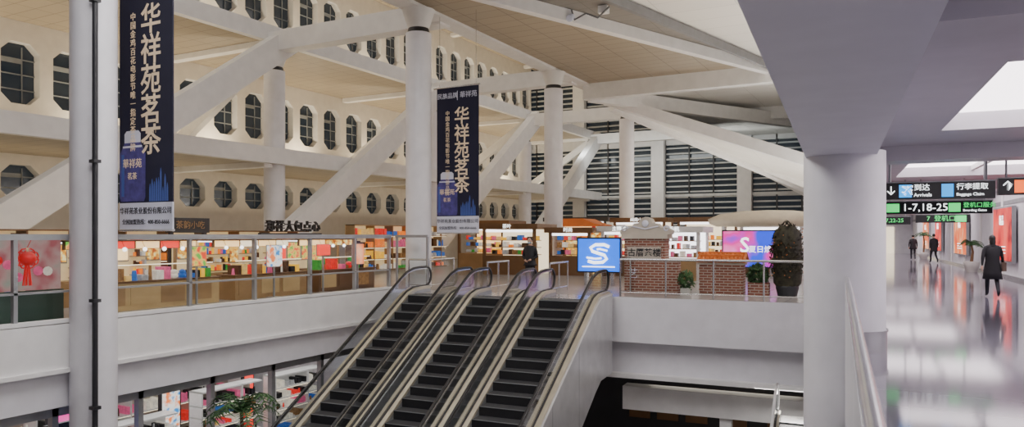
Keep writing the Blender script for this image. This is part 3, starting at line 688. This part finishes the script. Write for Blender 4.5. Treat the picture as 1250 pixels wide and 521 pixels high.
# ---------------------------------------------------------------- people
def person(name,fr,loc,yaw,H,J,top,bottom,coat=None,long_hair=False,facemask=False,bag=None):
    j=dict(pel=(0,0,.95),wa=(0,0,1.1),ch=(0,0,1.3),nb=(0,0,1.45),nk=(0,.01,1.53),hd=(0,.02,1.6),
      sl=(-.18,0,1.41),el=(-.235,-.02,1.13),wl=(-.25,.05,.88),sr=(.18,0,1.41),er=(.235,-.02,1.13),wr=(.25,.05,.88),
      hl=(-.09,0,.9),kl=(-.10,.02,.5),al=(-.10,-.02,.09),tl=(-.11,.13,.035),hr=(.09,0,.9),kr=(.10,.02,.5),ar=(.10,-.02,.09),tr=(.11,.13,.035))
    j.update(J)
    rr=dict(pel=(.15,.11),wa=(.135,.1),ch=(.165,.115),nb=(.09,.075),nk=(.05,.05),hd=(.055,.06),sl=(.068,.068),el=(.048,.048),wl=(.032,.026),
      sr=(.068,.068),er=(.048,.048),wr=(.032,.026),hl=(.095,.1),kl=(.062,.066),al=(.042,.046),tl=(.042,.028),hr=(.095,.1),kr=(.062,.066),ar=(.042,.046),tr=(.042,.028))
    ks=list(j); ed=[('pel','wa'),('wa','ch'),('ch','nb'),('nb','nk'),('nk','hd'),('nb','sl'),('sl','el'),('el','wl'),('nb','sr'),('sr','er'),('er','wr'),
      ('pel','hl'),('hl','kl'),('kl','al'),('al','tl'),('pel','hr'),('hr','kr'),('kr','ar'),('ar','tr')]
    me=bpy.data.meshes.new('sk'); me.from_pydata([j[k] for k in ks],[(ks.index(a),ks.index(b)) for a,b in ed],[])
    ob=bpy.data.objects.new('sk',me); bpy.context.collection.objects.link(ob)
    ob.modifiers.new('s','SKIN'); sm=ob.modifiers.new('u','SUBSURF'); sm.levels=2; sm.render_levels=2
    for i,k in enumerate(ks): me.skin_vertices[0].data[i].radius=rr[k]
    me.skin_vertices[0].data[0].use_root=True
    bpy.context.view_layer.update()
    em=bpy.data.meshes.new_from_object(ob.evaluated_get(bpy.context.evaluated_depsgraph_get()))
    b=B(name,fr); S=H/1.75
    b.v+=[v.co.copy() for v in em.vertices]
    for p in em.polygons:
        c=p.center
        if c.z<.10: m=shoe
        elif c.z>1.5: m=skin
        elif c.z<.93 and abs(c.x)<.2 : m=bottom
        else: m=top
        b.f.append(list(p.vertices)); b.m.append(b.mi(m)); b.s.append(True)
    bpy.data.objects.remove(ob); bpy.data.meshes.remove(em)
    for w,e,sg in((j['wl'],j['el'],-1),(j['wr'],j['er'],1)):
        w=Vector(w); d=(w-Vector(e)).normalized(); f=Vector((0,1,0)); f=(f-d*f.dot(d)).normalized()
        b.tube([w,w+d*.045,w+d*.09],[.026,.034,.03],skin,8)
        for q,L in((-.022,.062),(-.008,.074),(.008,.078),(.024,.07)):
            s0=w+d*.085+f*q; s1=s0+d*L*.5+Vector((-sg*.006,0,0)); s2=s1+d*L*.45+Vector((-sg*.02,0,0)); b.tube([s0,s1,s2],[.0095,.009,.007],skin,6)
        s0=w+d*.03+f*.03; b.tube([s0,s0+d*.03+f*.025,s0+d*.06+f*.03],[.011,.0105,.008],skin,6)
    h=Vector(j['hd'])+Vector((0,.005,.055))
    b.ell(h,(.075,.092,.115),skin,18,12)
    b.tube([h+Vector((0,.088,.02)),h+Vector((0,.108,-.02)),h+Vector((0,.09,-.03))],[.008,.016,.01],skin,6)
    for sx in(-1,1):
        b.ell(h+Vector((sx*.075,0,-.005)),(.012,.02,.032),skin,8,6); b.ell(h+Vector((sx*.03,.082,.012)),(.014,.008,.008),white,8,6)
        b.ell(h+Vector((sx*.03,.089,.012)),(.006,.004,.006),hair,6,5); b.box(h.x+sx*.03-.018,h.x+sx*.03+.018,h.y+.082,h.y+.09,h.z+.032,h.z+.038,hair)
    b.box(h.x-.024,h.x+.024,h.y+.078,h.y+.086,h.z-.06,h.z-.052,redcoat)
    if facemask: b.ell(h+Vector((0,.04,-.05)),(.06,.068,.045),mask,12,8)
    b.ell(h+Vector((0,-.022,.028)),(.084,.088,.105),hair,16,10)
    if long_hair:
        b.ell(h+Vector((0,-.06,-.07)),(.08,.05,.15),hair,14,9)
    if coat:
        m,hem=coat
        rings=[(1.47,.075,.07),(1.43,.16,.09),(1.36,.205,.125),(1.2,.185,.13),(1.05,.175,.135),(.9,.20,.15),(.7,.225,.17),(hem,.25,.185),(hem,.235,.17)]
        rings=[r for r in rings if r[0]>=hem]
        sg=20; vv=[(rx*math.cos(2*math.pi*i/sg),ry*math.sin(2*math.pi*i/sg)*(1+.05*math.sin(6*math.pi*i/sg*2)),z) for z,rx,ry in rings for i in range(sg)]
        b.add(vv,[[k*sg+i,k*sg+(i+1)%sg,(k+1)*sg+(i+1)%sg,(k+1)*sg+i] for k in range(len(rings)-1) for i in range(sg)],m,True)
        b.lathe((0,.0,1.44),[(.085,0),(.1,.02),(.085,.07),(.07,.075)],m,14,1,.9)
    if bag:
        bx,bz,mm=bag; b.box(bx-.05,bx+.05,-.12,.14,bz-.25,bz,mm); b.tube([(bx,-.1,bz),(bx*.9,-.06,bz+.3),(bx*.75,0,1.46),(bx*.9,.06,bz+.3),(bx,.12,bz)],.01,mm,6)
    mx=Matrix.Translation(Vector(loc))@Matrix.Rotation(yaw,4,'Z')@Matrix.Scale(S,4)
    b.v=[mx@v for v in b.v]
    b.done()
walk=dict(kl=(-.10,.16,.52),al=(-.10,.20,.09),tl=(-.11,.35,.05),kr=(.10,-.02,.5),ar=(.10,-.30,.16),tr=(.11,-.19,.05),wl=(-.27,-.12,.9),wr=(.27,.16,.93),el=(-.25,-.08,1.13),er=(.25,.02,1.13))
person('woman_walking',C,(3.7,23.0,.008),0,1.62,walk,coatb,pants,(coatb,.52),True,False,(.27,1.0,bagm))
person('security_guard',C,(-8.3,20.0,.014),math.pi,1.55,dict(wl=(-.10,.17,1.05),wr=(.10,.19,1.03),el=(-.25,.0,1.14),er=(.25,.0,1.14)),coatb,pants,(coatb,.85),False,True)
person('traveller_walking',C,(1.55,38,.008),0,1.65,walk,redcoat,pants,None,True,False,(.27,1.0,redcoat))
person('traveller_walking',C,(5.1,50,.008),.3,1.7,walk,coatb,pants,(coatb,.7))
person('traveller_walking',C,(4.5,56,.008),0,1.65,walk,coatb,pants,(coatb,.75))

# ---------------------------------------------------------------- lights
def area(name,loc,rot,sx,sy,p,col,fr=W):
    l=bpy.data.lights.new(name,'AREA'); l.shape='RECTANGLE'; l.size=sx; l.size_y=sy; l.energy=p; l.color=col
    o=bpy.data.objects.new(name,l); bpy.context.collection.objects.link(o)
    o.matrix_world=fr@Matrix.Translation(Vector(loc))@Matrix.Rotation(rot[2],4,'Z')@Matrix.Rotation(rot[1],4,'Y')@Matrix.Rotation(rot[0],4,'X')
warm=(1,.83,.57)
for k in range(10):
    y=6.5+5.5*k
    area('wing_uplight',(-27.1,y,5.1),(0,rad(180+8),0),.3,.7,140,warm)
    area('wing_uplight',(-27.1,y,9.85),(0,rad(180+8),0),.3,.7,170,warm)
area('gallery_uplight',(-26.4,29,2.3),(0,rad(180+12),0),.4,52,400,warm)
area('atrium_fill',(-8,8,8.8),(0,0,0),6,8,1050,(1,.97,.98))  # this and the next two: unseen fill lights added above the view
area('atrium_fill',(-18,12,15.5),(0,0,0),6,14,520,(1,.93,.85))
area('atrium_fill',(-18,36,15.5),(0,0,0),6,20,520,(1,.93,.85))
area('atrium_uplight',(-7.5,24,2.4),(rad(180),0,0),1,6,170,warm)
area('atrium_uplight',(-8.5,42,2.6),(rad(180),0,0),6,10,420,(1,.93,.82))
area('window_fill',(-16,51,8.2),(rad(50),0,0),16,.6,280,(.95,1,.98))  # fill light added to brighten the louvres, no fitting there
area('roof_fill',(-.68,24,3.9),(0,rad(180+25),0),.2,40,1200,(1,.96,.9),C)  # hidden fill light added behind the edge beam to lighten the roof panels
area('shop_downlight',(-17.5,14,4.4),(0,0,0),3,10,80,(1,.85,.62))
area('lower_shop_downlight',(-16,10,-2.0),(0,0,0),2,14,90,(1,.97,.95))
area('underpass_fill',(-3,21.6,-2.4),(0,0,0),4,1,50,(1,.9,.75),C)  # fill light added to brighten the dark space under the island
area('underpass_fill',(-1.2,19.5,-2.25),(rad(-35),0,0),1.5,.3,35,(1,.95,.9),C)  # fill light added so the small escalator shows
w=bpy.data.worlds.new('World'); bpy.context.scene.world=w; w.use_nodes=True
w.node_tree.nodes['Background'].inputs[0].default_value=(.58,.56,.70,1); w.node_tree.nodes['Background'].inputs[1].default_value=.12

# ---------------------------------------------------------------- camera
cd=bpy.data.cameras.new('Camera'); cd.sensor_width=36; cd.lens=36*900/1250; cd.shift_y=26.5/1250; cd.clip_start=.05; cd.clip_end=300
co=bpy.data.objects.new('Camera',cd); bpy.context.collection.objects.link(co)
co.location=(0,0,1.65); co.rotation_euler=(rad(90),0,rad(28.3)); bpy.context.scene.camera=co
